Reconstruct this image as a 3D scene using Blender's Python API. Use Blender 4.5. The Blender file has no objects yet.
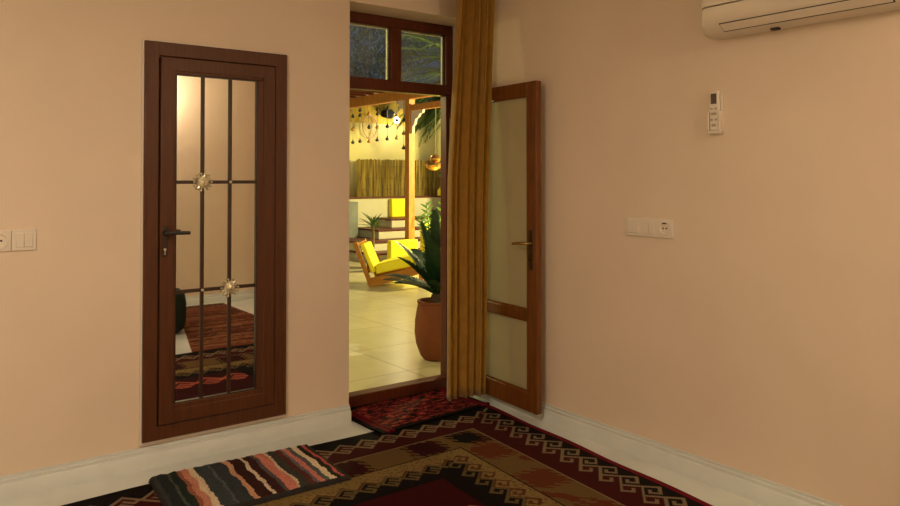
import bpy, bmesh, math, random
from mathutils import Vector, Matrix, noise
random.seed(7)
PI = math.pi
scene = bpy.context.scene
COL = scene.collection
ORIG = {}

# ------------------------------------------------------------------ helpers
class MB:
    """collects shapes in world coordinates and links them as one mesh object"""
    def __init__(s): s.v = []; s.f = []; s.c = []; s.hasc = False
    def add(s, vs, fs, cols=None):
        n = len(s.v); s.v += [Vector(v) for v in vs]
        for i, f in enumerate(fs):
            s.f.append([k + n for k in f]); s.c.append(cols[i] if cols else (1, 1, 1))
        if cols: s.hasc = True
        return s
    def bb(s, x0, x1, y0, y1, z0, z1, M=None):
        vs = [Vector((x, y, z)) for x in (x0, x1) for y in (y0, y1) for z in (z0, z1)]
        if M is not None: vs = [M @ v for v in vs]
        return s.add(vs, [(0, 1, 3, 2), (4, 6, 7, 5), (0, 4, 5, 1), (2, 3, 7, 6), (0, 2, 6, 4), (1, 5, 7, 3)])
    def tube(s, pts, r, n=8, cap=True):
        pts = [Vector(p) for p in pts]; rings = []
        rr = r if isinstance(r, (list, tuple)) else [r] * len(pts)
        prev = None
        for i, p in enumerate(pts):
            t = (pts[min(i + 1, len(pts) - 1)] - pts[max(i - 1, 0)]).normalized()
            if prev is None:
                a = Vector((0, 0, 1)) if abs(t.z) < .9 else Vector((1, 0, 0))
                u = t.cross(a).normalized()
            else:
                u = (prev - t * prev.dot(t)).normalized()
            prev = u; w = t.cross(u)
            rings.append([p + (u * math.cos(2 * PI * k / n) + w * math.sin(2 * PI * k / n)) * rr[i] for k in range(n)])
        vs = [q for R in rings for q in R]; fs = []
        for i in range(len(pts) - 1):
            for k in range(n):
                fs.append((i * n + k, i * n + (k + 1) % n, (i + 1) * n + (k + 1) % n, (i + 1) * n + k))
        if cap: fs += [tuple(range(n))[::-1], tuple(range((len(pts) - 1) * n, len(pts) * n))]
        return s.add(vs, fs)
    def lathe(s, prof, c, n=32, M=None):
        """prof: (r,z) list about a vertical axis through c, or about M's z axis"""
        vs = []; fs = []; c = Vector(c)
        for r, z in prof:
            for k in range(n):
                p = Vector((r * math.cos(2 * PI * k / n), r * math.sin(2 * PI * k / n), z))
                if M is not None: p = M @ p
                vs.append(c + p)
        for i in range(len(prof) - 1):
            for k in range(n):
                fs.append((i * n + k, i * n + (k + 1) % n, (i + 1) * n + (k + 1) % n, (i + 1) * n + k))
        if prof[0][0] > 1e-5: fs.append(tuple(range(n))[::-1])
        if prof[-1][0] > 1e-5: fs.append(tuple(range((len(prof) - 1) * n, len(prof) * n)))
        return s.add(vs, fs)
    def sphere(s, c, r, n=12, sc=(1, 1, 1)):
        prof = [(max(math.sin(PI * i / n), 1e-6) * r, -math.cos(PI * i / n) * r) for i in range(n + 1)]
        M = Matrix.Diagonal((sc[0], sc[1], sc[2]))
        return s.lathe(prof, c, n * 2, M)
    def prism(s, poly, f, d):
        """poly 2d list; f(u,v)->3d point; d: extrusion vector"""
        d = Vector(d); n = len(poly)
        a = [Vector(f(u, v)) for u, v in poly]; b = [p + d for p in a]
        fs = [tuple(range(n)), tuple(range(n, 2 * n))[::-1]]
        fs += [(i, (i + 1) % n, n + (i + 1) % n, n + i) for i in range(n)]
        return s.add(a + b, fs)
    def build(s, name, mat, parent=None, origin=None, smooth=True, bevel=0, ang=38, weld=True):
        if parent is not None: o0 = ORIG[parent.name]
        elif origin is not None: o0 = Vector(origin)
        else: o0 = Vector((0, 0, 0))
        me = bpy.data.meshes.new(name)
        me.from_pydata([tuple(v - o0) for v in s.v], [], s.f)
        if s.hasc:
            at = me.color_attributes.new('pattern', 'FLOAT_COLOR', 'CORNER')
            buf = []
            for p in me.polygons:
                c = s.c[p.index]
                for _ in range(p.loop_total): buf += [c[0], c[1], c[2], 1]
            at.data.foreach_set('color', buf)
        bm = bmesh.new(); bm.from_mesh(me)
        if weld: bmesh.ops.remove_doubles(bm, verts=bm.verts, dist=1e-6)
        bmesh.ops.recalc_face_normals(bm, faces=bm.faces)
        bm.to_mesh(me); bm.free()
        if smooth:
            me.shade_smooth(); me.set_sharp_from_angle(angle=math.radians(ang))
        for m in (mat if isinstance(mat, list) else [mat]): me.materials.append(m)
        o = bpy.data.objects.new(name, me); COL.objects.link(o)
        if parent is not None:
            o.parent = parent
        else:
            o.location = o0
        ORIG[o.name] = o0
        if bevel:
            md = o.modifiers.new('bevel', 'BEVEL'); md.width = bevel; md.segments = 2
            md.limit_method = 'ANGLE'; md.angle_limit = math.radians(40)
        return o

def root(name, loc):
    o = bpy.data.objects.new(name, None); o.empty_display_size = .1
    o.location = loc; COL.objects.link(o); ORIG[o.name] = Vector(loc); return o
def tag(o, label, cat, group=None, kind=None):
    o['label'] = label; o['category'] = cat
    if group: o['group'] = group
    if kind: o['kind'] = kind
    return o
def B(*a, **k): return MB().bb(*a, **k)
def rz(a): return Matrix.Rotation(a, 4, 'Z')

# ------------------------------------------------------------------ materials
def srgb(*c):
    r = []
    for x in c:
        x /= 255.0; r.append(x / 12.92 if x <= .04045 else ((x + .055) / 1.055) ** 2.4)
    return tuple(r)
def mat(name, col, rough=.6, metal=0, var=.0, scale=8, bump=0, bscale=60, spec=.5, stretch=None, col2=None, detail=4):
    m = bpy.data.materials.new(name); m.use_nodes = True
    nt = m.node_tree; N = nt.nodes; L = nt.links; b = N['Principled BSDF']
    b.inputs['Roughness'].default_value = rough; b.inputs['Metallic'].default_value = metal
    b.inputs['Specular IOR Level'].default_value = spec
    b.inputs['Base Color'].default_value = (*col, 1)
    tc = N.new('ShaderNodeTexCoord'); mp = N.new('ShaderNodeMapping'); L.new(tc.outputs['Object'], mp.inputs[0])
    if stretch: mp.inputs['Scale'].default_value = stretch
    if var or col2:
        n = N.new('ShaderNodeTexNoise'); n.inputs['Scale'].default_value = scale; n.inputs['Detail'].default_value = detail
        L.new(mp.outputs[0], n.inputs['Vector'])
        r = N.new('ShaderNodeValToRGB'); r.color_ramp.elements[0].position = .3; r.color_ramp.elements[1].position = .7
        c2 = col2 or tuple(min(1, x * (1 + var)) for x in col)
        c1 = col if col2 else tuple(x * (1 - var) for x in col)
        r.color_ramp.elements[0].color = (*c1, 1); r.color_ramp.elements[1].color = (*c2, 1)
        L.new(n.outputs['Fac'], r.inputs[0]); L.new(r.outputs[0], b.inputs['Base Color'])
    if bump:
        n2 = N.new('ShaderNodeTexNoise'); n2.inputs['Scale'].default_value = bscale; n2.inputs['Detail'].default_value = 3
        L.new(mp.outputs[0], n2.inputs['Vector'])
        bp = N.new('ShaderNodeBump'); bp.inputs['Strength'].default_value = bump; bp.inputs['Distance'].default_value = .01
        L.new(n2.outputs['Fac'], bp.inputs['Height']); L.new(bp.outputs[0], b.inputs['Normal'])
    return m
def emit(name, col, s):
    m = bpy.data.materials.new(name); m.use_nodes = True; b = m.node_tree.nodes['Principled BSDF']
    b.inputs['Base Color'].default_value = (*col, 1); b.inputs['Emission Color'].default_value = (*col, 1)
    b.inputs['Emission Strength'].default_value = s; return m
def attr_mat(name, rough=.95, bump=.4, bscale=350, var=.25, sheen=.0):
    m = mat(name, (.5, .5, .5), rough, bump=bump, bscale=bscale, spec=.1)
    nt = m.node_tree; N = nt.nodes; L = nt.links; b = N['Principled BSDF']
    a = N.new('ShaderNodeAttribute'); a.attribute_name = 'pattern'
    n = N.new('ShaderNodeTexNoise'); n.inputs['Scale'].default_value = 120; n.inputs['Detail'].default_value = 5
    tc = N.new('ShaderNodeTexCoord'); L.new(tc.outputs['Object'], n.inputs['Vector'])
    mr = N.new('ShaderNodeMapRange'); mr.inputs[3].default_value = 1 - var * 2; mr.inputs[4].default_value = 1 + var * 2
    L.new(n.outputs['Fac'], mr.inputs[0])
    mx = N.new('ShaderNodeMix'); mx.data_type = 'RGBA'; mx.blend_type = 'MULTIPLY'; mx.inputs[0].default_value = 1
    L.new(a.outputs['Color'], mx.inputs[6]); L.new(mr.outputs[0], mx.inputs[7]); L.new(mx.outputs[2], b.inputs['Base Color'])
    b.inputs['Sheen Weight'].default_value = sheen
    return m
def thin_glass(name, tint=(.9, .9, .9), haze=0.0, hcol=(.5, .5, .5), hscale=6, gloss=1.0, even=False):
    m = bpy.data.materials.new(name); m.use_nodes = True
    nt = m.node_tree; N = nt.nodes; L = nt.links; N.remove(N['Principled BSDF']); out = N['Material Output']
    tr = N.new('ShaderNodeBsdfTransparent'); tr.inputs[0].default_value = (*tint, 1)
    gl = N.new('ShaderNodeBsdfGlossy'); gl.inputs['Roughness'].default_value = .02
    fr = N.new('ShaderNodeFresnel'); fr.inputs[0].default_value = 1.5
    mu = N.new('ShaderNodeMath'); mu.operation = 'MULTIPLY'; mu.inputs[1].default_value = gloss; L.new(fr.outputs[0], mu.inputs[0])
    mx = N.new('ShaderNodeMixShader'); L.new(mu.outputs[0], mx.inputs[0]); L.new(tr.outputs[0], mx.inputs[1]); L.new(gl.outputs[0], mx.inputs[2])
    last = mx
    if haze:
        df = N.new('ShaderNodeBsdfDiffuse'); df.inputs[0].default_value = (*hcol, 1)
        tl = N.new('ShaderNodeBsdfTranslucent'); tl.inputs[0].default_value = (*hcol, 1)
        ad = N.new('ShaderNodeMixShader'); L.new(df.outputs[0], ad.inputs[1]); L.new(tl.outputs[0], ad.inputs[2])
        n = N.new('ShaderNodeTexNoise'); n.inputs['Scale'].default_value = hscale; n.inputs['Detail'].default_value = 6
        tc = N.new('ShaderNodeTexCoord'); L.new(tc.outputs['Object'], n.inputs['Vector'])
        mr = N.new('ShaderNodeMapRange'); mr.inputs[1].default_value = .35; mr.inputs[2].default_value = .7
        mr.inputs[3].default_value = haze * (.92 if even else .3); mr.inputs[4].default_value = haze * (1.08 if even else 1.6); L.new(n.outputs['Fac'], mr.inputs[0])
        m2 = N.new('ShaderNodeMixShader'); L.new(mr.outputs[0], m2.inputs[0]); L.new(mx.outputs[0], m2.inputs[1]); L.new(ad.outputs[0], m2.inputs[2]); last = m2
    L.new(last.outputs[0], out.inputs[0]); return m

M = {}
M['wall'] = mat('wall plaster', (.80, .66, .51), .85, var=.025, scale=2.5, bump=.08, bscale=25, spec=.2)
M['ceil'] = mat('ceiling paint', (.82, .76, .66), .9, var=.02, scale=3)
M['base'] = mat('painted skirting', (.66, .70, .66), .45, var=.05, scale=6)
M['floor'] = mat('polished stone floor', (.66, .70, .66), .22, var=.10, scale=2.2, spec=.45, detail=8)
M['walnut'] = mat('walnut foil', srgb(88, 50, 26), .42, var=.22, scale=5, stretch=(14, 14, .8), spec=.35)
M['walnutdark'] = mat('dark bar', srgb(58, 36, 22), .4, var=.1)
M['black'] = mat('black metal', (.02, .017, .015), .35, spec=.5)
M['framewood'] = mat('dark stained frame', srgb(96, 44, 20), .4, var=.25, scale=6, stretch=(10, 10, 1), spec=.4)
M['bead'] = mat('pale putty bead', (.75, .68, .55), .5)
M['leaf'] = mat('varnished orange pine', srgb(116, 68, 24), .35, var=.3, scale=5, stretch=(12, 12, .9), spec=.45)
M['brass'] = mat('brass', (.55, .38, .14), .28, metal=1)
M['darkbrass'] = mat('aged brass', (.12, .08, .04), .4, metal=1)
M['steel'] = mat('steel', (.6, .58, .54), .25, metal=1)
M['lampblack'] = mat('matt black', (.008, .008, .008), .85, spec=.1)
M['gold'] = mat('gilt rosette', (.82, .74, .52), .3, metal=.8, var=.25, scale=60)
M['white'] = mat('white plastic', (.80, .72, .60), .4, spec=.4)
M['acwhite'] = mat('ivory plastic', (.80, .70, .56), .4, spec=.4)
M['slit'] = mat('dark slit', (.03, .022, .015), .7)
M['screen'] = mat('grey display', (.10, .075, .055), .2)
M['btn'] = mat('grey rubber', (.42, .36, .29), .6)
M['curtain'] = mat('olive gold velvet', srgb(166, 122, 42), .85, var=.12, scale=14, bump=.15, bscale=160, spec=.15)
M['curtain'].node_tree.nodes['Principled BSDF'].inputs['Sheen Weight'].default_value = .3
M['rug'] = attr_mat('woven kilim')
M['shag'] = attr_mat('shaggy pile', bump=.8, bscale=160, var=.25)
M['green'] = mat('dark green velvet', (.006, .022, .014), .9, var=.2, bump=.2, bscale=90)
M['glass'] = thin_glass('clear pane', (.92, .92, .90), .07, (.45, .48, .48), 5)
M['leafglass'] = thin_glass('hazy door pane', (.92, .92, .82), .66, (.84, .80, .54), 2, even=True)
mm = mat('mirrored pane', (.90, .91, .84), .015, metal=1); M['mirror'] = mm
# exterior
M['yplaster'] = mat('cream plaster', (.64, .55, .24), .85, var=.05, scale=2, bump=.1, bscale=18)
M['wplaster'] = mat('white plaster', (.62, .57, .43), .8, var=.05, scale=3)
M['yellow'] = mat('bright yellow surface', (.93, .80, .01), .6, var=.03)  # even bright yellow for the courtyard panels
M['ycloth'] = mat('yellow canvas', (.93, .80, .03), .85, bump=.2, bscale=90)
M['pwood'] = mat('pergola pine', srgb(190, 124, 60), .55, var=.2, scale=5, stretch=(6, 6, 1.2))
M['cwood'] = mat('lounge chair wood', srgb(168, 106, 28), .5, var=.2, scale=9)
M['redwood'] = mat('dark red boards', srgb(98, 40, 22), .6, var=.2, scale=9)
M['tread'] = mat('oxblood stone tread', srgb(96, 30, 28), .45, var=.15)
M['lattice'] = mat('whitewashed bracket', (.76, .62, .58), .7)
M['terracotta'] = mat('terracotta', srgb(124, 64, 24), .7, var=.12, scale=9, bump=.1)
M['soil'] = mat('soil', (.05, .03, .018), .95, bump=.6, bscale=60, var=.3)
M['cycad'] = mat('dark cycad leaf', (.012, .045, .016), .42, var=.3, scale=12, spec=.5)
M['palm'] = mat('palm leaf', (.08, .14, .045), .5, var=.35, scale=10, spec=.4)
M['yucca'] = mat('yucca leaf', (.09, .20, .045), .5, var=.25, scale=10)
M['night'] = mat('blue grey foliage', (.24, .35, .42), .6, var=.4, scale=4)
M['bark'] = mat('palm bark', (.10, .07, .045), .9, var=.3, scale=12, bump=.8, bscale=20)
M['stem'] = mat('woody stem', (.16, .11, .05), .85, var=.3)
M['beadk'] = mat('dark glass bead', (.012, .012, .014), .3)
M['beadb'] = mat('amber bead', (.45, .20, .03), .3)
M['cord'] = mat('thin cord', (.35, .28, .14), .9)
M['rattan'] = mat('rattan ring', (.62, .42, .28), .8)
M['copper'] = mat('copper', (.80, .44, .12), .28, metal=.9)
M['gglass'] = mat('green glass', (.01, .10, .05), .15)
M['lampglow'] = emit('lamp globe', (1, .95, .8), 12)
M['lampglow2'] = emit('yellow lamp glow', (1, .85, .15), 5)
M['sconce'] = emit('warm shade', (1, .72, .42), 4)
M['greyplaster'] = mat('grey plaster', (.22, .23, .22), .85, var=.2, scale=4)

def reed_mat():
    m = mat('split reed', (.3, .2, .04), .75)
    nt = m.node_tree; N = nt.nodes; L = nt.links; b = N['Principled BSDF']
    tc = N.new('ShaderNodeTexCoord'); mp = N.new('ShaderNodeMapping'); mp.inputs['Scale'].default_value = (1, 1, .06)
    L.new(tc.outputs['Object'], mp.inputs[0])
    n = N.new('ShaderNodeTexNoise'); n.inputs['Scale'].default_value = 26; n.inputs['Detail'].default_value = 3
    L.new(mp.outputs[0], n.inputs['Vector'])
    r = N.new('ShaderNodeValToRGB'); e = r.color_ramp.elements
    e[0].position = .32; e[0].color = (.06, .034, .003, 1); e[1].position = .7; e[1].color = (.42, .28, .045, 1)
    L.new(n.outputs['Fac'], r.inputs[0]); L.new(r.outputs[0], b.inputs['Base Color']); return m
M['reed'] = reed_mat()
def tile_mat():
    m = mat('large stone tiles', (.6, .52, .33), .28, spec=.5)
    nt = m.node_tree; N = nt.nodes; L = nt.links; b = N['Principled BSDF']
    tc = N.new('ShaderNodeTexCoord'); mp = N.new('ShaderNodeMapping'); L.new(tc.outputs['Object'], mp.inputs[0])
    br = N.new('ShaderNodeTexBrick'); br.offset = .0; br.inputs['Scale'].default_value = 1
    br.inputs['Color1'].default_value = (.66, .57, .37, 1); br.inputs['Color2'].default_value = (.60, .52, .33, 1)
    br.inputs['Mortar'].default_value = (.34, .26, .13, 1); br.inputs['Mortar Size'].default_value = .006
    br.inputs['Brick Width'].default_value = .8; br.inputs['Row Height'].default_value = .8
    L.new(mp.outputs[0], br.inputs['Vector'])
    n = N.new('ShaderNodeTexNoise'); n.inputs['Scale'].default_value = 3; n.inputs['Detail'].default_value = 8; L.new(tc.outputs['Object'], n.inputs['Vector'])
    mr = N.new('ShaderNodeMapRange'); mr.inputs[3].default_value = .75; mr.inputs[4].default_value = 1.2; L.new(n.outputs['Fac'], mr.inputs[0])
    mx = N.new('ShaderNodeMix'); mx.data_type = 'RGBA'; mx.blend_type = 'MULTIPLY'; mx.inputs[0].default_value = 1
    L.new(br.outputs['Color'], mx.inputs[6]); L.new(mr.outputs[0], mx.inputs[7]); L.new(mx.outputs[2], b.inputs['Base Color'])
    return m
M['tile'] = tile_mat()

# ------------------------------------------------------------------ camera
F = 746.0; CH = 1.48
cam_d = bpy.data.cameras.new('camera'); cam = bpy.data.objects.new('camera', cam_d); COL.objects.link(cam)
cam_d.sensor_width = 36; cam_d.lens = 36 * F / 900; cam_d.clip_start = .05
PITCH = math.radians(1.0)
yaw = math.radians(36.87)
cam.location = (0, 0, CH)
cam.rotation_euler = (PI / 2 + PITCH, 0, -yaw)
py = 178 - F * math.tan(PITCH)          # image row of the optical axis (horizon on row 178)
cam_d.shift_y = -(253 - py) / 900
scene.camera = cam

# ------------------------------------------------------------------ the room
WY = 4.01; WX = 3.21; H = 2.92; BY = -.81; LX = -2.6; RX = 4.8
def struct(o, label, cat): return tag(o, label, cat, kind='structure')
struct(B(LX, RX, BY, 4.3, -.1, 0).build('floor', M['floor']), 'pale polished stone room floor under the rugs', 'floor')
struct(B(LX - .2, RX + .2, BY - .2, 4.36, H, H + .15).build('ceiling', M['ceil']), 'plain cream room ceiling', 'ceiling')
w = B(LX - .2, 2.24, WY, 4.36, 0, H).bb(2.24, WX, WY, 4.36, 2.565, H)
struct(w.build('wall_back', M['wall'], smooth=False), 'cream plaster wall with the brown door and deep doorway recess', 'wall')
struct(B(WX, WX + .2, .7, 4.36, 0, H).build('wall_right', M['wall'], smooth=False), 'cream plaster wall carrying the air conditioner', 'wall')
struct(B(WX + .2, RX + .2, .7, .9, 0, H).build('wall_niche', M['wall'], smooth=False), 'cream return wall of the side bay', 'wall')
struct(B(RX, RX + .2, BY - .2, .7, 0, H).build('wall_side', M['wall'], smooth=False), 'cream end wall of the side bay', 'wall')
struct(B(LX - .2, RX + .2, BY - .2, BY, 0, H).build('wall_front', M['wall'], smooth=False), 'cream wall opposite the brown door, seen in its mirrored pane', 'wall')
struct(B(LX - .2, LX, BY, WY, 0, H).build('wall_left', M['wall'], smooth=False), 'cream plaster end wall of the room', 'wall')
# outer wall beyond the room
struct(B(WX + .2, 9, 4.16, 4.36, 0, 3.2).build('wall_exterior', M['wplaster'], smooth=False), 'outer house wall facing the courtyard', 'wall')

SK = [(0, 0), (.030, 0), (.030, .070), (.024, .076), (.019, .076), (.019, .090), (.014, .094), (.010, .094), (.010, .106), (0, .106)]   # skirting profile
b = MB()
b.prism(SK, lambda u, v: (LX, WY - u, v), (2.24 - LX, 0, 0))
struct(b.build('baseboard_back', M['base'], ang=50), 'stepped cream skirting under the brown door', 'baseboard')
b = MB(); b.prism(SK, lambda u, v: (WX - u, .7, v), (0, 4.24 - .7, 0))
struct(b.build('baseboard_right', M['base'], ang=50), 'stepped cream skirting along the wall with the air conditioner', 'baseboard')
b = MB(); b.prism(SK, lambda u, v: (LX, BY + u, v), (RX - LX, 0, 0))
struct(b.build('baseboard_front', M['base'], ang=50), 'cream skirting of the opposite wall, seen in the mirrored door pane', 'baseboard')

# ------------------------------------------------------------------ brown door with mirrored pane
d1 = root('door_1', (1.425, 3.99, .135))
struct(d1, 'dark walnut framed door with mirrored pane, black bars and gilt rosettes', 'door')
def rect_frame(mb, x0, x1, z0, z1, wd, y0, y1):
    vs = []
    for y in (y0, y1):
        vs += [(x0, y, z0), (x1, y, z0), (x1, y, z1), (x0, y, z1)]
        vs += [(x0 + wd, y, z0 + wd), (x1 - wd, y, z0 + wd), (x1 - wd, y, z1 - wd), (x0 + wd, y, z1 - wd)]
    fs = []
    for k in range(4):
        n = (k + 1) % 4
        fs += [(k, n, 4 + n, 4 + k), (8 + k, 12 + k, 12 + n, 8 + n), (k, 8 + k, 8 + n, n), (4 + k, 4 + n, 12 + n, 12 + k)]
    return mb.add(vs, fs)
X0, X1, Z0, Z1 = 1.034, 1.816, .135, 2.186
rect_frame(MB(), X0, X1, Z0, Z1, .072, 3.975, WY + .004).build('door_frame', M['walnut'], d1, bevel=.004)
rect_frame(MB(), X0 - .008, X1 + .008, Z0 - .016, Z1 + .008, .024, 3.990, WY + .003).build('sealant_bead', M['white'], d1)
sash = rect_frame(MB(), X0 + .078, X1 - .078, Z0 + .078, Z1 - .078, .070, 3.962, WY + .002)
GX0, GX1, GZ0, GZ1 = 1.191, 1.636, .308, 2.024
sash.bb(X0 + .14, GX0, 3.968, WY, GZ0, GZ1); sash.bb(GX1, X1 - .14, 3.968, WY, GZ0, GZ1)
sash.bb(GX0 - .03, GX1 + .03, 3.968, WY, Z0 + .14, GZ0); sash.bb(GX0 - .03, GX1 + .03, 3.968, WY, GZ1, Z1 - .14)
sash.build('door_sash', M['walnut'], d1, bevel=.004)
gs = MB(); rect_frame(gs, GX0 - .001, GX1 + .001, GZ0 - .001, GZ1 + .001, .006, 3.974, 3.992)
gs.build('glazing_gasket', M['black'], d1)
B(GX0 + .001, GX1 - .001, 3.986, 3.994, GZ0 + .001, GZ1 - .001).build('mirrored_pane', M['mirror'], d1, smooth=False)['label'] = 'mirrored pane'
BX = (1.334, 1.484); BZ = (1.458, .884)
for x in BX: B(x - .009, x + .009, 3.977, 3.9855, GZ0 + .005, GZ1 - .005).build('glazing_bar', M['walnutdark'], d1, bevel=.002)
for z in BZ: B(GX0 + .005, GX1 - .005, 3.978, 3.9853, z - .009, z + .009).build('glazing_bar', M['walnutdark'], d1, bevel=.002)
def rosette(x, z):
    m = MB(); R = Matrix.Rotation(PI / 2, 4, 'X')
    m.lathe([(.0001, .017), (.010, .016), (.017, .012), (.024, .011), (.029, .005), (.030, 0), (.0001, 0)], (x, 3.977, z), 24, R)
    for k in range(14):
        a = 2 * PI * k / 14
        m.sphere((x + .046 * math.cos(a), 3.973, z + .046 * math.sin(a)), .0058, 6)
        m.tube([(x + .026 * math.cos(a), 3.974, z + .026 * math.sin(a)), (x + .043 * math.cos(a), 3.974, z + .043 * math.sin(a))], [.0030, .0018], 6)
        a += PI / 14
        m.tube([(x + .026 * math.cos(a), 3.973, z + .026 * math.sin(a)), (x + .038 * math.cos(a), 3.974, z + .038 * math.sin(a))], [.0035, .001], 6)
    for k in range(8):
        a = 2 * PI * k / 8
        m.sphere((x + .018 * math.cos(a), 3.965, z + .018 * math.sin(a)), .005, 6)
    m.build('rosette', M['gold'], d1)['label'] = 'round gilt rosette'
rosette(BX[0], BZ[0]); rosette(BX[1], BZ[1])
for x, z in ((BX[1], BZ[0]), (BX[0], BZ[1])):
    MB().sphere((x, 3.972, z), .008, 8).build('bar_stud', M['gold'], d1)
h = MB(); h.bb(1.118, 1.146, 3.954, 3.962, 1.075, 1.235)
hp = h.build('handle_plate', M['walnutdark'], d1, bevel=.004)
MB().tube([(1.131, 3.956, 1.200), (1.131, 3.915, 1.200), (1.140, 3.905, 1.200), (1.245, 3.903, 1.196)], [.011, .011, .011, .009], 10).build('door_lever', M['black'], hp)
c = MB(); c.lathe([(.0001, .012), (.008, .012), (.008, 0), (.0001, 0)], (1.131, 3.954, 1.112), 12, Matrix.Rotation(PI / 2, 4, 'X')); c.bb(1.1275, 1.1345, 3.943, 3.954, 1.086, 1.107)
c.build('key_cylinder', M['steel'], hp)['label'] = 'steel key cylinder'

# ------------------------------------------------------------------ doorway: frame, transom window, open leaf
FX0, FX1, FY0, FY1 = 2.244, WX - .001, 4.245, 4.315
d2 = root('door_2', (2.73, 4.28, 0))
struct(d2, 'open timber glazed door folded back against the wall beside the curtain', 'door')
f = MB(); f.bb(FX0, 2.312, FY0, FY1, 0, 2.062); f.bb(3.15, FX1, FY0, FY1, 0, 2.062)
f.build('door_jamb', M['framewood'], d2, bevel=.004)
B(2.25, 3.205, 4.23, 4.325, 0.0, .078).build('threshold', M['framewood'], d2, bevel=.006)
# leaf: front face line from hinge Hh to end E
Ex, Ey = 3.099, 3.272; ta = (.07, .9976)
def LM(t0, t1, n0, n1, z0, z1, mb):
    """box on the leaf: t along the leaf from its free end, n out of its room-side face towards the wall"""
    nrm = (ta[1], -ta[0])
    vs = [(Ex + ta[0] * t + nrm[0] * n, Ey + ta[1] * t + nrm[1] * n, z) for t in (t0, t1) for n in (n0, n1) for z in (z0, z1)]
    return mb.add(vs, [(0, 1, 3, 2), (4, 6, 7, 5), (0, 4, 5, 1), (2, 3, 7, 6), (0, 2, 6, 4), (1, 5, 7, 3)])
def LP(t, n, z): return (Ex + ta[0] * t + ta[1] * n, Ey + ta[1] * t - ta[0] * n, z)
LZ0, LZ1, LW, LT = .064, 2.068, .93, .042
lf = MB()
LM(0, .088, 0, LT, LZ0, LZ1, lf); LM(LW - .088, LW, 0, LT, LZ0, LZ1, lf)
for z0, z1 in ((LZ0, .178), (.615, .675), (1.985, LZ1)): LM(.088, LW - .088, .001, LT - .001, z0, z1, lf)
leaf = lf.build('door_leaf', M['leaf'], d2, bevel=.004); leaf['label'] = 'orange varnished timber leaf'
for z0, z1 in ((.178, .615), (.675, 1.985)):
    LM(.09, LW - .09, .018, .024, z0 - .004, z1 + .004, MB()).build('glass_pane', M['leafglass'], leaf, smooth=False)
    q = MB()
    for n0, n1 in ((.006, .0165), (.0255, .036)):
        LM(.088, .098, n0, n1, z0, z1, q); LM(LW - .098, LW - .088, n0, n1, z0, z1, q)
        LM(.098, LW - .098, n0, n1, z0, z0 + .01, q); LM(.098, LW - .098, n0, n1, z1 - .01, z1, q)
    q.build('glazing_bead', M['leaf'], leaf)
for side in (0, 1):
    n0 = -.006 if side == 0 else LT + .0005
    pm = MB(); LM(.024, .062, n0, n0 + .0055, .925, 1.165, pm)
    pm.build('handle_plate', M['darkbrass'], leaf, bevel=.003)
    s_ = -1 if side == 0 else 1; nb = n0 if side == 0 else n0 + .005
    if side == 0: pts = [LP(.043, nb, 1.085), LP(.043, nb - .036, 1.085), LP(.055, nb - .046, 1.085), LP(.09, nb - .048, 1.084), LP(.165, nb - .044, 1.078)]
    else: pts = [LP(.043, nb, 1.085), LP(.043, nb + .026, 1.085), LP(.055, nb + .030, 1.085), LP(.15, nb + .030, 1.08)]
    MB().tube(pts, [.010] * (len(pts) - 1) + [.008], 10).build('door_lever', M['brass'], leaf)
    kk = MB(); kk.tube([LP(.043, nb, .995), LP(.043, nb + s_ * .018, .995)], .008, 10); kk.build('lock_cylinder', M['darkbrass'], leaf)
for z in (.3, 1.1, 1.85):
    MB().tube([LP(LW + .006, -.004, z - .05), LP(LW + .006, -.004, z + .05)], .008, 8).build('hinge', M['darkbrass'], leaf)

w1 = root('window_1', (2.73, 4.28, 2.062))
struct(w1, 'fixed two-pane transom window in dark timber above the doorway', 'window')
wf = MB()
wf.bb(FX0, FX1, FY0, FY1, 2.0625, 2.136); wf.bb(FX0, FX1, FY0, FY1, 2.496, 2.564)
wf.bb(FX0, 2.308, FY0, FY1, 2.136, 2.496); wf.bb(2.690, 2.772, FY0, FY1, 2.136, 2.496); wf.bb(3.152, FX1, FY0, FY1, 2.136, 2.496)
wf.build('window_frame', M['framewood'], w1, bevel=.005)
for x0, x1 in ((2.308, 2.690), (2.772, 3.152)):
    B(x0 - .001, x1 + .001, 4.276, 4.281, 2.137, 2.495).build('window_pane', M['glass'], w1, smooth=False)
    q = MB(); rect_frame(q, x0 + .0005, x1 - .0005, 2.1365, 2.4955, .009, 4.283, 4.300); q.build('putty_bead', M['bead'], w1)

# ------------------------------------------------------------------ curtain on a ceiling rail
def curtain():
    m = MB(); nu, nv = 150, 40; zt, zb = H - .045, .086
    P = {}
    for j in range(nv + 1):
        v = j / nv; z = zt + (zb - zt) * v
        xl = 2.876 - .012 * v - .064 * min(1, max(0, (v - .12) / .38)); xr = 3.175 - .075 * min(1, v * 1.6) ** .8
        xr = min(xr, 3.085 + .09 * (1 - v)) if v > .15 else xr
        for i in range(nu + 1):
            u = i / nu
            ph = u * 5.4 * 2 * PI + .9 * math.sin(u * 8.5 + .6) + .35 * math.sin(2.6 * v + u * 5) + .9
            amp = (.034 - .004 * v) * (1 + .3 * math.sin(u * 17 + 1))
            s = 1 - 2 * abs(math.sin(ph / 2)) ** .9
            x = xl + (xr - xl) * u + .008 * math.sin(ph)
            y = 3.765 + amp * s + .02 * math.sin(u * 4 + v)
            P[i, j] = len(m.v); m.v.append(Vector((x, y, z)))
    for j in range(nv):
        for i in range(nu):
            m.f.append([P[i, j], P[i + 1, j], P[i + 1, j + 1], P[i, j + 1]]); m.c.append((1, 1, 1))
    return m
cu = curtain().build('curtain', M['curtain'], origin=(2.98, 3.765, .086), ang=180, weld=False)
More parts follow.
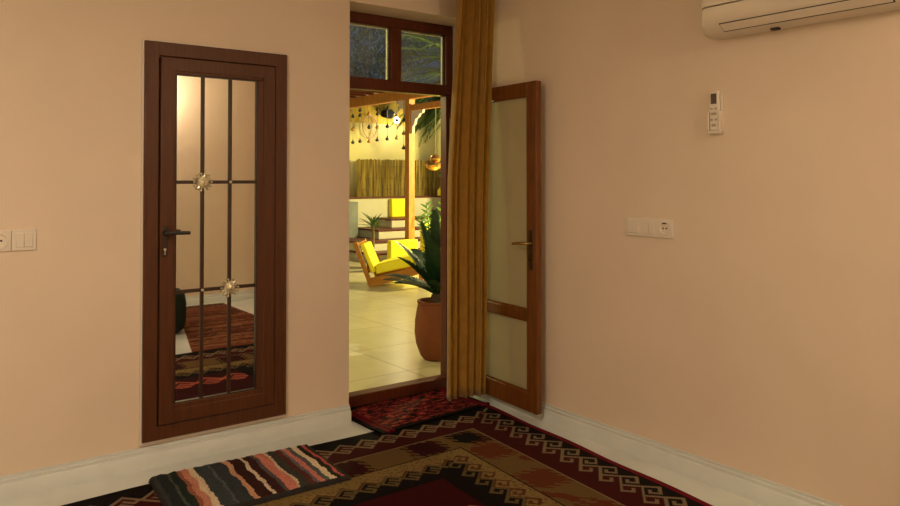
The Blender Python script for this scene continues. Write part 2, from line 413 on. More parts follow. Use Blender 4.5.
so = cu.modifiers.new('cloth', 'SOLIDIFY'); so.thickness = .004
tag(cu, 'olive gold full-length curtain gathered between the doorway and the open door', 'curtain')
r_ = MB().bb(2.1, 3.2, 3.745, 3.785, H - .04, H - .0005)
tag(r_.build('curtain_rail', M['white'], origin=(2.65, 3.765, H - .04), bevel=.003), 'white ceiling track the olive gold curtain hangs from', 'curtain rail')

# ------------------------------------------------------------------ air conditioner
ac = root('air_conditioner', (3.1, 1.66, 2.15))
tag(ac, 'ivory split air conditioner mounted high on the plaster wall', 'air conditioner')
def ac_ring(prof, name, m, y0, y1, bev=0, ends=True):
    """prof: (depth from wall, z); the ends are rounded in plan by pulling the front in"""
    mb = MB(); ys = []
    R = .085
    for k in range(7):
        a = PI / 2 * k / 6; ys.append((y1 - R * (1 - math.sin(a)) if False else y1 - R * (1 - math.cos(PI / 2 - a)) , a))
    n = len(prof); rows = []
    dmax = max(p[0] for p in prof)
    cols = [(y1, 0.0)]
    for k in range(1, 8):
        a = PI / 2 * k / 7; cols.append((y1 - .085 * (1 - math.cos(a)), math.sin(a)))
    cols2 = [(y0 + (y1 - y), s) for y, s in cols][::-1]
    allc = cols + cols2
    for y, s in allc:
        row = []
        for d, z in prof:
            lim = .10 + (dmax - .10) * s
            row.append((WX - min(d, lim) if d > 0 else WX - .0005, y, z))
        rows.append(row)
    vs = [p for r in rows for p in r]; fs = []
    for i in range(len(rows) - 1):
        for k in range(n):
            fs.append((i * n + k, i * n + (k + 1) % n, (i + 1) * n + (k + 1) % n, (i + 1) * n + k))
    fs += [tuple(range(n)), tuple(range((len(rows) - 1) * n, len(rows) * n))]
    mb.add(vs, fs); return mb.build(name, m, ac, ang=30)
AY0, AY1 = 1.18, 2.108
ac_ring([(0, 2.150), (.085, 2.150), (.120, 2.160), (.160, 2.190), (.184, 2.225), (.192, 2.262), (.190, 2.268), (0, 2.268)], 'lower_body', M['acwhite'], AY0, AY1)
ac_ring([(0, 2.274), (.192, 2.274), (.196, 2.30), (.196, 2.40), (.180, 2.435), (.13, 2.45), (0, 2.45)], 'front_panel', M['acwhite'], AY0, AY1)
B(WX - .17, WX - .001, AY0 + .1, AY1 - .09, 2.266, 2.276).build('body_core', M['slit'], ac)
# louvre flap laid on the curved underside with a dark slit around it
def ac_strip(d0, z0, d1, z1, ya, yb, off, th):
    t = Vector((-(d1 - d0), 0, z1 - z0)).normalized(); nrm = Vector((t.z, 0, -t.x)); 
    if nrm.x > 0: nrm = -nrm
    mb = MB(); a = Vector((WX - d0, 0, z0)) + nrm * off; bq = Vector((WX - d1, 0, z1)) + nrm * off
    vs = []
    for y in (ya, yb):
        for p in (a, bq, bq + nrm * th, a + nrm * th): vs.append((p.x, y, p.z))
    mb.add(vs, [(0, 1, 2, 3), (7, 6, 5, 4), (0, 4, 5, 1), (1, 5, 6, 2), (2, 6, 7, 3), (3, 7, 4, 0)]); return mb
ac_strip(.118, 2.159, .162, 2.192, AY0 + .08, AY1 - .11, .000, .0022).build('outlet_slit', M['slit'], ac)
ac_strip(.124, 2.1635, .160, 2.190, AY0 + .085, AY1 - .115, .0024, .004).build('louvre_flap', M['acwhite'], ac, bevel=.001)
B(WX - .07, WX - .045, 1.765, 1.80, 2.140, 2.151).build('drain_clip', M['slit'], ac)

# ------------------------------------------------------------------ remote in its wall holder
hd = MB(); hd.bb(WX - .012, WX + .0002, 2.0830, 2.1480, 1.700, 1.895); hd.bb(WX - .034, WX - .012, 2.0830, 2.1480, 1.695, 1.709)
hd.bb(WX - .034, WX - .012, 2.0830, 2.0880, 1.70, 1.80); hd.bb(WX - .034, WX - .012, 2.1430, 2.1480, 1.70, 1.80)
tag(hd.build('remote_holder', M['white'], origin=(WX, 2.1150, 1.695), bevel=.002), 'small white wall holder cradling the remote control', 'holder')
rc = root('remote_control', (WX - .02, 2.1155, 1.71))
tag(rc, 'white remote control with grey display in the wall holder', 'remote control')
B(WX - .030, WX - .0125, 2.0910, 2.1400, 1.7095, 1.902).build('remote_body', M['white'], rc, bevel=.006)
B(WX - .0318, WX - .0295, 2.1000, 2.1310, 1.838, 1.888).build('display', M['screen'], rc, bevel=.001)
for i, (y, z, w_, h_) in enumerate([(2.1280, 1.815, .014, .008), (2.1040, 1.815, .014, .008), (2.1150, 1.79, .03, .012), (2.1270, 1.762, .013, .010), (2.1040, 1.762, .013, .010), (2.1150, 1.735, .022, .012)]):
    B(WX - .0318, WX - .0295, y - w_ / 2, y + w_ / 2, z - h_ / 2, z + h_ / 2).build('button', M['btn'], rc, bevel=.001)

# ------------------------------------------------------------------ switches and sockets
def plate_w(mb, y0, y1, z0, z1, d0, d1): return mb.bb(WX - d1, WX - d0, y0, y1, z0, z1)
sp = root('switch_panel', (WX, 2.52, 1.17))
tag(sp, 'white three-gang panel with two switches and a socket, right of the open door', 'switch panel')
q = MB(); plate_w(q, 2.366, 2.675, 1.170, 1.270, .0005, .010); q.build('cover_plate', M['white'], sp, bevel=.003)
for yc, k in ((2.622, 'switch'), (2.520, 'switch'), (2.418, 'socket')):
    if k == 'switch':
        for s_ in (-1, 1):
            q = MB(); plate_w(q, yc + s_ * .0175 - .0165, yc + s_ * .0175 + .0165, 1.187, 1.253, .009, .0155); q.build('rocker', M['white'], sp, bevel=.002)
    else:
        q = MB(); Rm = Matrix.Rotation(-PI / 2, 4, 'Y')
        q.lathe([(.037, 0), (.037, .005), (.030, .006), (.025, .0015), (.0001, .0015)], (WX - .0095, yc, 1.22), 28, Rm)
        so_ = q.build('socket_face', M['white'], sp)
        q = MB()
        for s_ in (-1, 1): q.lathe([(.0045, .0012), (.0045, .0035), (.0001, .0035)], (WX - .0095, yc + s_ * .0095, 1.22), 12, Rm)
        q.build('pin_hole', M['slit'], so_)
        q = MB(); q.bb(WX - .017, WX - .0105, yc - .012, yc + .012, 1.243, 1.249); q.build('earth_clip', M['slit'], so_)
ls = root('light_switch', (.505, WY, 1.14))
tag(ls, 'white double rocker light switch left of the brown door', 'light switch')
B(.454, .556, WY - .010, WY - .0005, 1.140, 1.240).build('cover_plate', M['white'], ls, bevel=.003)
for s_ in (-1, 1): B(.505 + s_ * .0175 - .0165, .505 + s_ * .0175 + .0165, WY - .0155, WY - .009, 1.157, 1.223).build('rocker', M['white'], ls, bevel=.002)
ws = root('wall_socket', (.402, WY, 1.14))
tag(ws, 'white round-faced power socket beside the double light switch', 'socket')
B(.351, .4525, WY - .010, WY - .0005, 1.140, 1.240).build('cover_plate', M['white'], ws, bevel=.003)
q = MB(); Rm = Matrix.Rotation(PI / 2, 4, 'X')
q.lathe([(.040, 0), (.040, .006), (.033, .007), (.026, .001), (.0001, .001)], (.402, WY - .0095, 1.19), 28, Rm); sf = q.build('socket_face', M['white'], ws)
q = MB()
for s_ in (-1, 1): q.lathe([(.005, .001), (.005, .003), (.0001, .003)], (.402 + s_ * .0095, WY - .0095, 1.19), 12, Rm)
q.build('pin_hole', M['slit'], sf)

# ------------------------------------------------------------------ rugs
def slab(nx, ny, pos, colr, bottom, grid=False):
    """woven slab: pos(u,v)->(x,y,z top), colr(i,j)->rgb; bottom(x,y)->z"""
    m = MB(); T = [[pos(i / nx, j / ny) for i in range(nx + 1)] for j in range(ny + 1)]
    vs = [p for r in T for p in r]; fs = []; cs = []
    W = nx + 1
    for j in range(ny):
        for i in range(nx):
            fs.append((j * W + i, j * W + i + 1, (j + 1) * W + i + 1, (j + 1) * W + i)); cs.append(colr(i, j))
    rim = [(i, 0) for i in range(nx)] + [(nx, j) for j in range(ny)] + [(i, ny) for i in range(nx, 0, -1)] + [(0, j) for j in range(ny, 0, -1)]
    n0 = len(vs)
    for i, j in rim:
        p = T[j][i]; vs.append((p[0], p[1], bottom(p[0], p[1])))
    k = len(rim)
    for a in range(k):
        b2 = (a + 1) % k; i, j = rim[a]; i2, j2 = rim[b2]
        fs.append((j * W + i, j2 * W + i2, n0 + b2, n0 + a)); cs.append(colr(min(i, nx - 1), min(j, ny - 1)))
    n1 = len(vs); vs += [(p[0], p[1], bottom(p[0], p[1])) for r in T for p in r] if grid else []
    if grid:
        for j in range(ny):
            for i in range(nx):
                fs.append((n1 + j * W + i, n1 + (j + 1) * W + i, n1 + (j + 1) * W + i + 1, n1 + j * W + i + 1)); cs.append((.1, .05, .04))
    else:
        fs.append(tuple(range(n0, n0 + k))); cs.append((.1, .05, .04))
    return m.add(vs, fs, cs)
K = srgb(15, 8, 7); RED = srgb(50, 3, 6); SELV = srgb(104, 12, 26); BRK = srgb(58, 12, 11); TAN = srgb(120, 102, 78); GOLD = srgb(120, 100, 58)
MUS = srgb(96, 74, 40); MAR = srgb(46, 9, 12); ORG = srgb(88, 42, 22); PINK = srgb(150, 74, 56); OLV = srgb(92, 78, 48); UMB = srgb(78, 46, 26)
RL, RWd, CS = 2.95, 2.16, .0085
nx, ny = int(RL / CS), int(RWd / CS)
# running-dog hooks drawn on the kilim's diagonals; p,q are diagonal axes in units of one repeat
SEG_A = [((0, 0), (.82, 0)), ((.82, 0), (.82, .62)), ((.82, .62), (.34, .62)), ((.34, .62), (.34, .40)), ((0, 0), (0, 1.65)),
         ((0, 1.65), (.56, 1.65)), ((.56, 1.65), (.56, 1.34)), ((0, 1), (1, 1))]
SEG_B = [((0, 0), (.9, 0)), ((.9, 0), (.9, .34)), ((.9, .34), (.36, .34)), ((0, 0), (0, 1)), ((0, 1), (.9, 1)), ((.9, 1), (.9, .66)), ((.9, .66), (.4, .66))]
def on_seg(p, q, segs, sg, h):
    k0 = math.floor(p)
    for k in range(k0 - 2, k0 + 2):
        P, Q = p - k, q - sg * k
        if not (-.2 < P < 1.2 and -.2 < Q < 1.9): continue
        for (ax, ay), (bx, by) in segs:
            if ax == bx:
                if abs(P - ax) < h and min(ay, by) - h < Q < max(ay, by) + h: return True
            elif abs(Q - ay) < h and min(ax, bx) - h < P < max(ax, bx) + h: return True
    return False
def hook(side, s, t, per, h):
    """-> (on a line, outside of the dividing stair)"""
    if side in 'rl':
        p, q = (s - t) / per, (s + t) / per
        return on_seg(p, q, SEG_A, 1, h), q < math.floor(p) + 1
    p, q = (s + t) / per, (t - s) / per
    return on_seg(p, q, SEG_B, -1, h), q < -math.floor(p)
def comb(x, q, W_, Q_):
    """serrated lozenge, long along x, rows of teeth along q"""
    if abs(q) > Q_: return False
    return abs(x) < W_ * (1 - abs(q) / Q_) + (.055 if int((q + 9) / .017) % 2 else 0)
def kilim(i, j):
    x = (i + .5) * CS; y = (j + .5) * CS
    dl, dr = x, RL - x; dn, df = y, RWd - y
    du = min(dl, dr); dv = min(dn, df)
    b_x, b_y = du / .88, dv / .79
    if b_x < b_y: b, t, side, L_, wd_ = b_x, du, ('r' if dr < dl else 'l'), RWd, .88
    else: b, t, side, L_, wd_ = b_y, dv, ('f' if df < dn else 'n'), RL, .79
    s_ = {'r': df, 'l': dn, 'f': x, 'n': RL - x}[side]
    if b < 1:
        edge = .036 if side in 'rl' else .012
        if t < edge: return SELV if side in 'rl' else K
        if b < .385:
            per = L_ / round(L_ / .142)
            line, out = hook(side, s_, t - (.118 if side in 'rl' else .092), per, .085)
            return TAN if line else (K if out else BRK)
        if b < .40: return TAN
        if b < .645:
            tc_ = t - .522 * wd_
            # diagonal axes about the motif centre; the corner carries a dark star
            cxs = du - .522 * .88; cys = dv - .522 * .79
            pc, qc = (cys - cxs) * .7, (cxs + cys) * .7
            if comb(pc, qc, .10, .085) and abs(b_x - b_y) < .30: return K
            n2 = max(1, round(L_ / .46)); p2 = L_ / n2; s2 = ((s_ / p2) % 1.0 - .5) * p2
            idx = int(s_ / p2)
            sg = 1 if side in 'rl' else -1
            pp, qq = (sg * s2 - tc_) * .7, (sg * s2 + tc_) * .7
            if side in 'fn': pp, qq = (s2 + tc_) * .7, (tc_ - s2) * .7
            if abs(b_x - b_y) > .10 and comb(pp, qq, .13, .11): return (MAR if side in 'fn' else ORG)
            if abs(b_x - b_y) > .10 and comb(pp, qq, .17, .15): return MUS
            q = noise.noise((x * 5, y * 5, 3)); return MUS if q > -.15 else (ORG if side in 'rl' else UMB)
        if b < .662: return K
        per = L_ / round(L_ / .122)
        line, out = hook(side, s_, t - .662 * wd_ - .088, per, .095)
        if line: return UMB if out else OLV
        if out: return GOLD if noise.noise((x * 60, y * 60, 2)) > -.25 else MUS
        return K
    # centre field with a lighter hooked row
    if abs(y - .92) < .13:
        line, out = hook('f', x, y - .92 + .05, .2, .12)
        if line: return PINK
        if out: return MAR
    return RED
def kpos(u, v):
    y = 3.76 - RWd * (1 - v); x = 3.125 - RL * (1 - u) - .083 * (3.76 - y)
    e = min(u, 1 - u) * RL; e2 = min(v, 1 - v) * RWd
    wob = .006 * math.sin(y * 9) * (1 - min(1, e / .1))
    wy = .006 * math.sin(x * 8) * (1 - min(1, e2 / .1))
    return (x + wob, y + wy, .0075)
kr = slab(nx, ny, kpos, kilim, lambda x, y: .0005).build('kilim_rug', M['rug'], smooth=False, weld=False)
tag(kr, 'large dark red kilim rug with hooked geometric borders on the stone floor', 'rug')

# small red mat in the doorway
def redmat(i, j):
    n = 88; m_ = 52; x, y = i / n, j / m_
    q = noise.noise((i * .16, j * .5, 1)) + .7 * noise.noise((i * .45, j * 1.3, 8))
    if x < .025 or x > .975: return K
    if x < .10 or x > .90: return SELV if not (.06 < x < .075) else K
    if y < .04 or y > .96: return K
    if q > .28: return K
    if q > .05: return srgb(54, 12, 14)
    if q < -.38: return srgb(156, 62, 50)
    return srgb(112, 26, 28)
def rmpos(u, v):
    A = Vector((2.272, 3.668)); Bq = Vector((3.13, 3.742)); Cq = Vector((3.13, 4.222)); D = Vector((2.262, 4.222))
    p = (A * (1 - u) + Bq * u) * (1 - v) + (D * (1 - u) + Cq * u) * v
    over = min(1, max(0, (3.80 - p.y) / .035)); return (p.x, p.y, .0115 + .008 * over)
rm = slab(88, 52, rmpos, redmat, lambda x, y: .0005 + .0078 * min(1, max(0, (3.80 - y) / .035)), True).build('door_mat', M['shag'], smooth=False, weld=False)
tag(rm, 'small dark red patterned mat lying in the doorway at the threshold', 'mat')

# shaggy striped mat on the kilim in front of the brown door
STR = [(.0, (52, 56, 56)), (.035, (38, 44, 44)), (.09, (70, 78, 66)), (.105, (34, 46, 38)), (.15, (150, 84, 56)), (.175, (196, 122, 92)),
       (.215, (214, 190, 150)), (.255, (58, 66, 68)), (.33, (80, 86, 86)), (.345, (52, 58, 62)), (.425, (198, 142, 100)), (.455, (58, 28, 20)),
       (.525, (212, 190, 158)), (.55, (62, 30, 26)), (.60, (86, 78, 78)), (.625, (204, 116, 92)), (.685, (204, 184, 148)), (.70, (62, 60, 52)),
       (.755, (92, 42, 34)), (.79, (100, 96, 100)), (.81, (204, 112, 96)), (.845, (84, 88, 86)), (.875, (218, 198, 158)), (.915, (44, 40, 30)),
       (.945, (186, 72, 66)), (.965, (44, 46, 34))]
SNX, SNY = 180, 96
def strc(i, j):
    u, v = (i + .5) / SNX, (j + .5) / SNY
    if min(u, 1 - u) < .012 or v < .02 or v > .985: return srgb(50, 48, 46)
    uu = u + .016 * noise.noise((u * 5, v * 5.5, 2)) + .004 * noise.noise((u * 24, v * 20, 4))
    c = STR[0][1]
    for s, k in STR:
        if uu >= s: c = k
    f_ = 1 + .25 * noise.noise((i * .7, j * .5, 5))
    g_ = sum(srgb(*c)) / 3; return tuple((x * .82 + g_ * .18) * f_ * 1.02 for x in srgb(*c))
def sbase(y): return .0085 - .008 * min(1, max(0, (y - 3.772) / .02))
def spos(u, v):
    A = Vector((.975, 3.235)); Bq = Vector((1.812, 3.222)); Cq = Vector((1.836, 3.745)); D = Vector((1.018, 3.800))
    p = (A * (1 - u) + Bq * u) * (1 - v) + (D * (1 - u) + Cq * u) * v
    e = min(min(u, 1 - u) * .82, min(v, 1 - v) * .54)
    hgt = .024 * math.sqrt(max(0, 1 - (1 - min(1, e / .022)) ** 2)) + .003
    nz = .003 * noise.noise((u * 60, v * 40, 1)) + .002 * math.sin(u * 95 + 2 * math.sin(v * 9))
    return (p.x + .003 * noise.noise((u * 30, v * 30, 7)), p.y + .003 * noise.noise((u * 18, v * 3, 9)), sbase(min(p.y, 3.8)) + hgt + nz * min(1, e / .02))
sm = slab(SNX, SNY, spos, strc, lambda x, y: sbase(y) + .0004, True).build('striped_mat', M['shag'], ang=180, weld=False)
tag(sm, 'small shaggy mat with wavy grey, salmon, cream and brown stripes before the brown door', 'mat')

# runner behind the camera, seen in the mirrored pane
def runc(i, j):
    v = j + 2.2 * noise.noise((i * .12, j * .2, 3)); r = noise.noise((0, v * .33, 11))
    return srgb(70, 34, 24) if r < -.15 else srgb(106, 58, 38) if r < .10 else srgb(134, 94, 62) if r < .28 else srgb(54, 26, 22)
def runpos(u, v):
    yn, yf = -.70, 1.585
    y = yn + (yf - yn) * v; xl = 2.62 - .56 * v; xr = 4.5 if False else 3.15
    if y < .6: xr = 3.15
    return (xl + (xr - xl) * u, y, .0075)
ru = slab(50, 106, runpos, runc, lambda x, y: .0005).build('striped_rug', M['rug'], smooth=False, weld=False)
tag(ru, 'brown and orange striped rug seen reflected in the mirrored door pane', 'rug')
# dark green floor cushion reflected in the pane
fc = MB(); prof = [(.0001, 0), (.24, 0), (.285, .03), (.30, .12), (.30, .27), (.285, .36), (.24, .40), (.0001, .405)]
fc.lathe(prof, (2.03, .52, .001), 40)
pf = fc.build('floor_cushion', M['green'], origin=(2.03, .52, .001), ang=60)
tag(pf, 'dark green round floor cushion glimpsed in the mirrored door pane', 'cushion')

# ------------------------------------------------------------------ room lamps (out of the frame)
sc_ = root('wall_lamp', (2.30, BY, 2.40))
tag(sc_, 'warm glowing lamp on the wall opposite the brown door', 'lamp')
B(2.24, 2.36, BY + .0005, BY + .02, 2.35, 2.55).build('back_plate', M['brass'], sc_, bevel=.004)
MB().tube([(2.30, BY + .02, 2.40), (2.30, BY + .09, 2.40)], .01, 8).build('arm', M['brass'], sc_)
MB().lathe([(.0001, 0), (.07, 0), (.085, .14), (.08, .15), (.0001, .15)], (2.30, BY + .10, 2.40), 24).build('lamp_shade', M['sconce'], sc_)
cl = root('fill_ceiling_lamp', (-.35, 1.5, H))  # ceiling lamp added out of view as fill light
tag(cl, 'added round ceiling lamp out of view, fill light above the kilim rug', 'lamp')
MB().lathe([(.0001, 0), (.20, 0), (.20, -.03), (.0001, -.03)], (-.35, 1.5, H - .0005), 32).build('lamp_base', M['white'], cl)
MB().lathe([(.185, -.031), (.16, -.07), (.08, -.085), (.0001, -.09)], (-.35, 1.5, H), 32).build('diffuser', M['sconce'], cl)
def light(kind, name, loc, power, col, size=.1, **k):
    d = bpy.data.lights.new(name, kind); d.energy = power; d.color = col
    if kind == 'POINT': d.shadow_soft_size = size
    if kind == 'AREA': d.shape = 'DISK'; d.size = size
    for a, v in k.items(): setattr(d, a, v)
    o = bpy.data.objects.new(name, d); o.location = loc; COL.objects.link(o); return o
WARM = (1, .785, .575)
light('POINT', 'wall lamp light', (2.30, BY + .17, 2.46), 40, WARM, .08)
light('AREA', 'ceiling fill light', (-.35, 1.5, H - .12), 35, WARM, .38)

# ------------------------------------------------------------------ courtyard
CY = 12.85                       # planter wall face
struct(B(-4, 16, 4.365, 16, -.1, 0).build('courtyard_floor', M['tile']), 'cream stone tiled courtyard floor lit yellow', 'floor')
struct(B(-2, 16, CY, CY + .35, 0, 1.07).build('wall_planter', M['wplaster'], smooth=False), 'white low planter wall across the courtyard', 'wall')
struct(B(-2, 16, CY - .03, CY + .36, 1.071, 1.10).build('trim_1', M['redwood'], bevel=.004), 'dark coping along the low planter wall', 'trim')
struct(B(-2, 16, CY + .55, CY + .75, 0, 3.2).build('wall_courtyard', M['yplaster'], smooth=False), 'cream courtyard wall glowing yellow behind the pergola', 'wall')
struct(B(6.4, 7.2, CY - .3, CY - .002, 0, 1.02).build('trim_2', M['greyplaster'], smooth=False), 'grey plastered pier at the low planter wall', 'trim')

def at(px, yv):
    """point on the plane y=yv that the view line through image column px reaches (floor plan only)"""
    dx = (px - 450) / F; a = .6 + .8 * dx; b_ = .8 - .6 * dx; d = yv / b_; return a * d, d
def zz(pyx, d): return CH + (178 - pyx) / F * d

# reed screen on the planter wall: slim canes tied in a mat
x0, _ = at(357, CY + .28); x1, _ = at(452, CY + .28)
rs = root('reed_screen', ((x0 + x1) / 2, CY + .28, 1.1))
tag(rs, 'brown reed screen standing on the low white planter wall', 'screen')
m = MB(); x = x0; k = 0
while x < x1:
    r = random.uniform(.008, .013); t = 1.86 + random.uniform(-.015, .012)
    m.tube([(x, CY + .28 + random.uniform(-.006, .006), 1.1005), (x + random.uniform(-.006, .006), CY + .28, t)], r, 6); x += r * 1.75
m.build('reed_mat', M['reed'], rs)
for z in (1.25, 1.48, 1.72): MB().tube([(x0, CY + .262, z), (x1, CY + .262, z)], .005, 6).build('tie_wire', M['stem'], rs)
# reed blind high on the wall
xa, _ = at(347, CY + .5); xb, _ = at(406, CY + .5)
m = MB(); x = xa
while x < xb:
    r = random.uniform(.012, .018); m.tube([(x, CY + .532, 2.62), (x, CY + .532, 3.18)], r, 6); x += r * 1.8
blind_m = mat('yellow bamboo blind', (.66, .46, .06), .7, var=.2, scale=14, stretch=(1, 1, .05))
tag(m.build('bamboo_blind', blind_m, origin=((xa + xb) / 2, CY + .52, 2.62)), 'yellow bamboo blind high on the courtyard wall behind the bead strings', 'blind')

# stairs
st = root('stairs', (8.0, 11.9, 0))
struct(st, 'white courtyard stairs with dark red stone treads climbing to the right', 'stairs')
steps = [(374, 12.75, 11.15, .165), (361, 12.75, 11.55, .34), (378, 12.75, 11.95, .515), (391, 12.75, 12.30, .69)]
for pxl, yb_, yf_, z in steps:
    xl, _ = at(pxl, yf_)
    zb = 0 if z == .165 else z - .175
    B(xl + .04, 10.5, yf_ + .03, CY - .003, zb, z - .035).build('riser', M['wplaster'], st, smooth=False)
    B(xl, 10.5, yf_, CY - .004, z - .0345, z).build('tread', M['tread'], st, bevel=.006)['label'] = 'dark red tread'
# yellow panels
def ypanel(px0, px1, yv, z0, z1, label, th=.12):
    xa, _ = at(px0, yv); xb, _ = at(px1, yv)
    o = B(xa, xb, yv, yv + th, z0, z1).build('yellow_panel', M['yellow'], origin=((xa + xb) / 2, yv + th / 2, z0), bevel=.015)
    tag(o, label, 'panel', 'yellow panels in the courtyard')
ypanel(391, 418, 9.95, .001, .49, 'wide bright yellow panel at the foot of the stairs behind the lounge chair')
ypanel(392, 405.5, CY - .14, .692, 1.06, 'square bright yellow panel against the white planter wall beside the pergola post')
ypanel(424, 446, 10.4, .001, .72, 'bright yellow panel behind the large potted cycad')

# pergola
PX, PY = 6.86, 10.25
pg = root('pergola', (PX, PY, .34))
tag(pg, 'orange timber pergola with one post, long beams and white carved brackets', 'pergola')
B(PX - .06, PX + .06, PY - .06, PY + .06, .001, 2.78).build('post', M['pwood'], pg, bevel=.008)
B(PX - .06, PX + .06, 8.9, 13.2, 2.781, 2.955).build('beam', M['pwood'], pg, bevel=.008)
B(PX - .045, PX + .045, 8.9, PY - .0605, 2.585, 2.685).build('beam', M['pwood'], pg, bevel=.008)
for k in range(9):
    yk = 10.4 + k * .32
    B(3.2, PX + .3, yk, yk + .07, 2.956, 3.04).build('rafter', M['redwood'], pg, bevel=.005)
B(3.2, PX + .3, 10.3, 13.2, 3.041, 3.06).build('roof_boards', M['redwood'], pg)
def bracket(sgn):
    pl = [(0, 0), (.34, 0), (.33, -.05), (.25, -.06), (.21, -.11), (.13, -.14), (.10, -.22), (.05, -.26), (.04, -.36), (0, -.38)]
    m = MB(); zt = 2.584 if sgn < 0 else 2.780
    m.prism(pl, lambda u, v: (PX - .02, PY + sgn * (.0615 + u), zt + v), (.04, 0, 0))
    m.build('bracket', M['lattice'], pg, smooth=False)['label'] = 'white carved bracket'
bracket(-1); bracket(1)

# bead strings under the beam and a wall lamp
def bead_string(px, rows, label):
    x = PX - .057; dx = (px - 450) / F; d = x / (.6 + .8 * dx); yv2 = d * (.8 - .6 * dx)
    rt = root('bead_string', (x, yv2, 2.0)); tag(rt, label, 'bead string', 'hanging bead strings')
    zb = min(zz(r[0], d) for r in rows)
    # hangs from a rafter line
    MB().tube([(x, yv2, 2.7795), (x, yv2, zb)], .004, 5).build('string', M['cord'], rt)
    for r in rows:
        z = zz(r[0], d); m_ = M['beadb'] if r[1] else M['beadk']
        MB().lathe([(.0001, .055), (.008, .04), (.014, .018), (.034, .0), (.034, -.018), (.018, -.034), (.0001, -.036)], (x, yv2, z), 10).build('bead', m_, rt)
ordn = [(352.8, [(116, 0), (129, 1), (142, 0)], 'string of dark beads hanging nearest the room wall edge, outermost left of the row'),
        (360, [(110, 0), (115, 0), (141, 0)], 'string of dark beads hanging just left of the dream catcher ring'),
        (369, [(113.5, 1), (127, 0), (141, 1)], 'string of beads with an amber top bead hanging through the dream catcher'),
        (377.3, [(109, 0), (113.5, 0), (127, 1), (139.5, 0)], 'string of dark beads hanging just right of the dream catcher ring'),
        (387.3, [(108.5, 0), (126, 0), (138.5, 0)], 'string of dark beads hanging under the black wall spotlight'),
        (396.8, [(120, 0), (137.5, 1)], 'string of beads hanging between spotlight and pergola post'),
        (403.8, [(120, 0), (133, 1), (147.5, 0)], 'string of dark beads hanging right beside the pergola post')]
for px, rows, lb in ordn: bead_string(px, rows, lb)
x, d = at(370, CY + .44)
dc = root('dream_catcher', (x, CY + .44, 2.4)); tag(dc, 'oval rattan dream catcher ring on the yellow courtyard wall', 'dream catcher')
zc = zz(126.5, d); m = MB(); ring = [(x + .17 * math.cos(2 * PI * k / 32), CY + .44, zc + .23 * math.sin(2 * PI * k / 32)) for k in range(33)]
m.tube(ring, .014, 6, cap=False); m.build('ring', M['rattan'], dc)
m = MB()
for k in range(12):
    for s2 in (5,):
        a, b_ = 2 * PI * k / 12, 2 * PI * (k + s2) / 12
        m.tube([(x + .165 * math.cos(a), CY + .44, zc + .225 * math.sin(a)), (x + .165 * math.cos(b_), CY + .44, zc + .225 * math.sin(b_))], .003, 4)
m.build('web', M['rattan'], dc)
MB().tube([(x, CY + .44, zc + .23), (x, CY + .508, 2.70)], .003, 4).build('hanging_cord', M['cord'], dc)
x, d = at(389, CY + .3); zc = zz(114, d)
wl = root('spotlight', (x, CY + .3, zc)); tag(wl, 'black spotlight with a white glowing globe on the courtyard wall', 'spotlight')
MB().tube([(x, CY + .26, zc), (x, CY + .509, zc + .02)], [.10, .075], 14).build('lamp_housing', M['lampblack'], wl)
MB().tube([(x + .07, CY + .3, zc + .05), (x + .13, CY + .26, zc + .02), (x + .13, CY + .22, zc - .07)], .018, 8).build('lamp_arm', M['lampblack'], wl)
MB().sphere((x + .11, CY + .18, zc - .13), .065, 10).build('globe', M['lampglow'], wl)
SPOT = Vector((x + .11, CY - .02, zc - .26))

# ------------------------------------------------------------------ plants
def leaf_blade(mb, p0, dirv, length, width, droop=.3, n=6, fold=.25, up=Vector((0, 0, 1))):
    d = Vector(dirv).normalized(); p = Vector(p0); pts = []
    for k in range(n + 1):
        pts.append((p.copy(), d.copy())); d = (d + Vector((0, 0, -droop / n))).normalized(); p = p + d * (length / n)
    vs = []; fs = []
    for k, (q, dd) in enumerate(pts):
        t = k / n; w_ = width * (1 - t) ** .6 * (.45 + .55 * min(1, t * 4 + .2)); w_ = max(w_, .0006)
        s = dd.cross(up)
        s = s.normalized() if s.length > 1e-3 else Vector((1, 0, 0)); nn = s.cross(dd).normalized()
        vs += [q - s * w_ / 2 + nn * w_ * fold, q, q + s * w_ / 2 + nn * w_ * fold]
    for k in range(n):
        a = k * 3; fs += [(a, a + 1, a + 4, a + 3), (a + 1, a + 2, a + 5, a + 4)]
    mb.add(vs, fs)
def frond(mb, base, dirv, length, droop, nl, ll, lw, sweep=.5, rise=.15, rad=.012, jitter=.15):
    d = Vector(dirv).normalized(); p = Vector(base); path = []; n = 24
    for k in range(n + 1):
        path.append((p.copy(), d.copy())); d = (d + Vector((0, 0, -droop / n))).normalized(); p = p + d * (length / n)
    mb.tube([q for q, _ in path], [rad * (1 - .8 * k / n) for k in range(n + 1)], 5)
    for k in range(nl):
        t = .12 + .88 * k / nl; f_ = t * n; i = min(n - 1, int(f_)); q = path[i][0].lerp(path[i + 1][0], f_ - i); dd = path[i][1]
        s = dd.cross(Vector((0, 0, 1)))
        s = s.normalized() if s.length > .05 else Vector((1, 0, 0)); nn = s.cross(dd).normalized()
        L_ = ll * (math.sin(PI * (.12 + .86 * t)) ** .7)
        for sg in (-1, 1):
            v = s * sg + dd * (sweep + .5 * t) + nn * rise + Vector((random.uniform(-1, 1), random.uniform(-1, 1), random.uniform(-1, 1))) * jitter
            leaf_blade(mb, q, v, L_ * random.uniform(.85, 1.1), lw, droop=.25, n=3, fold=.15, up=nn)

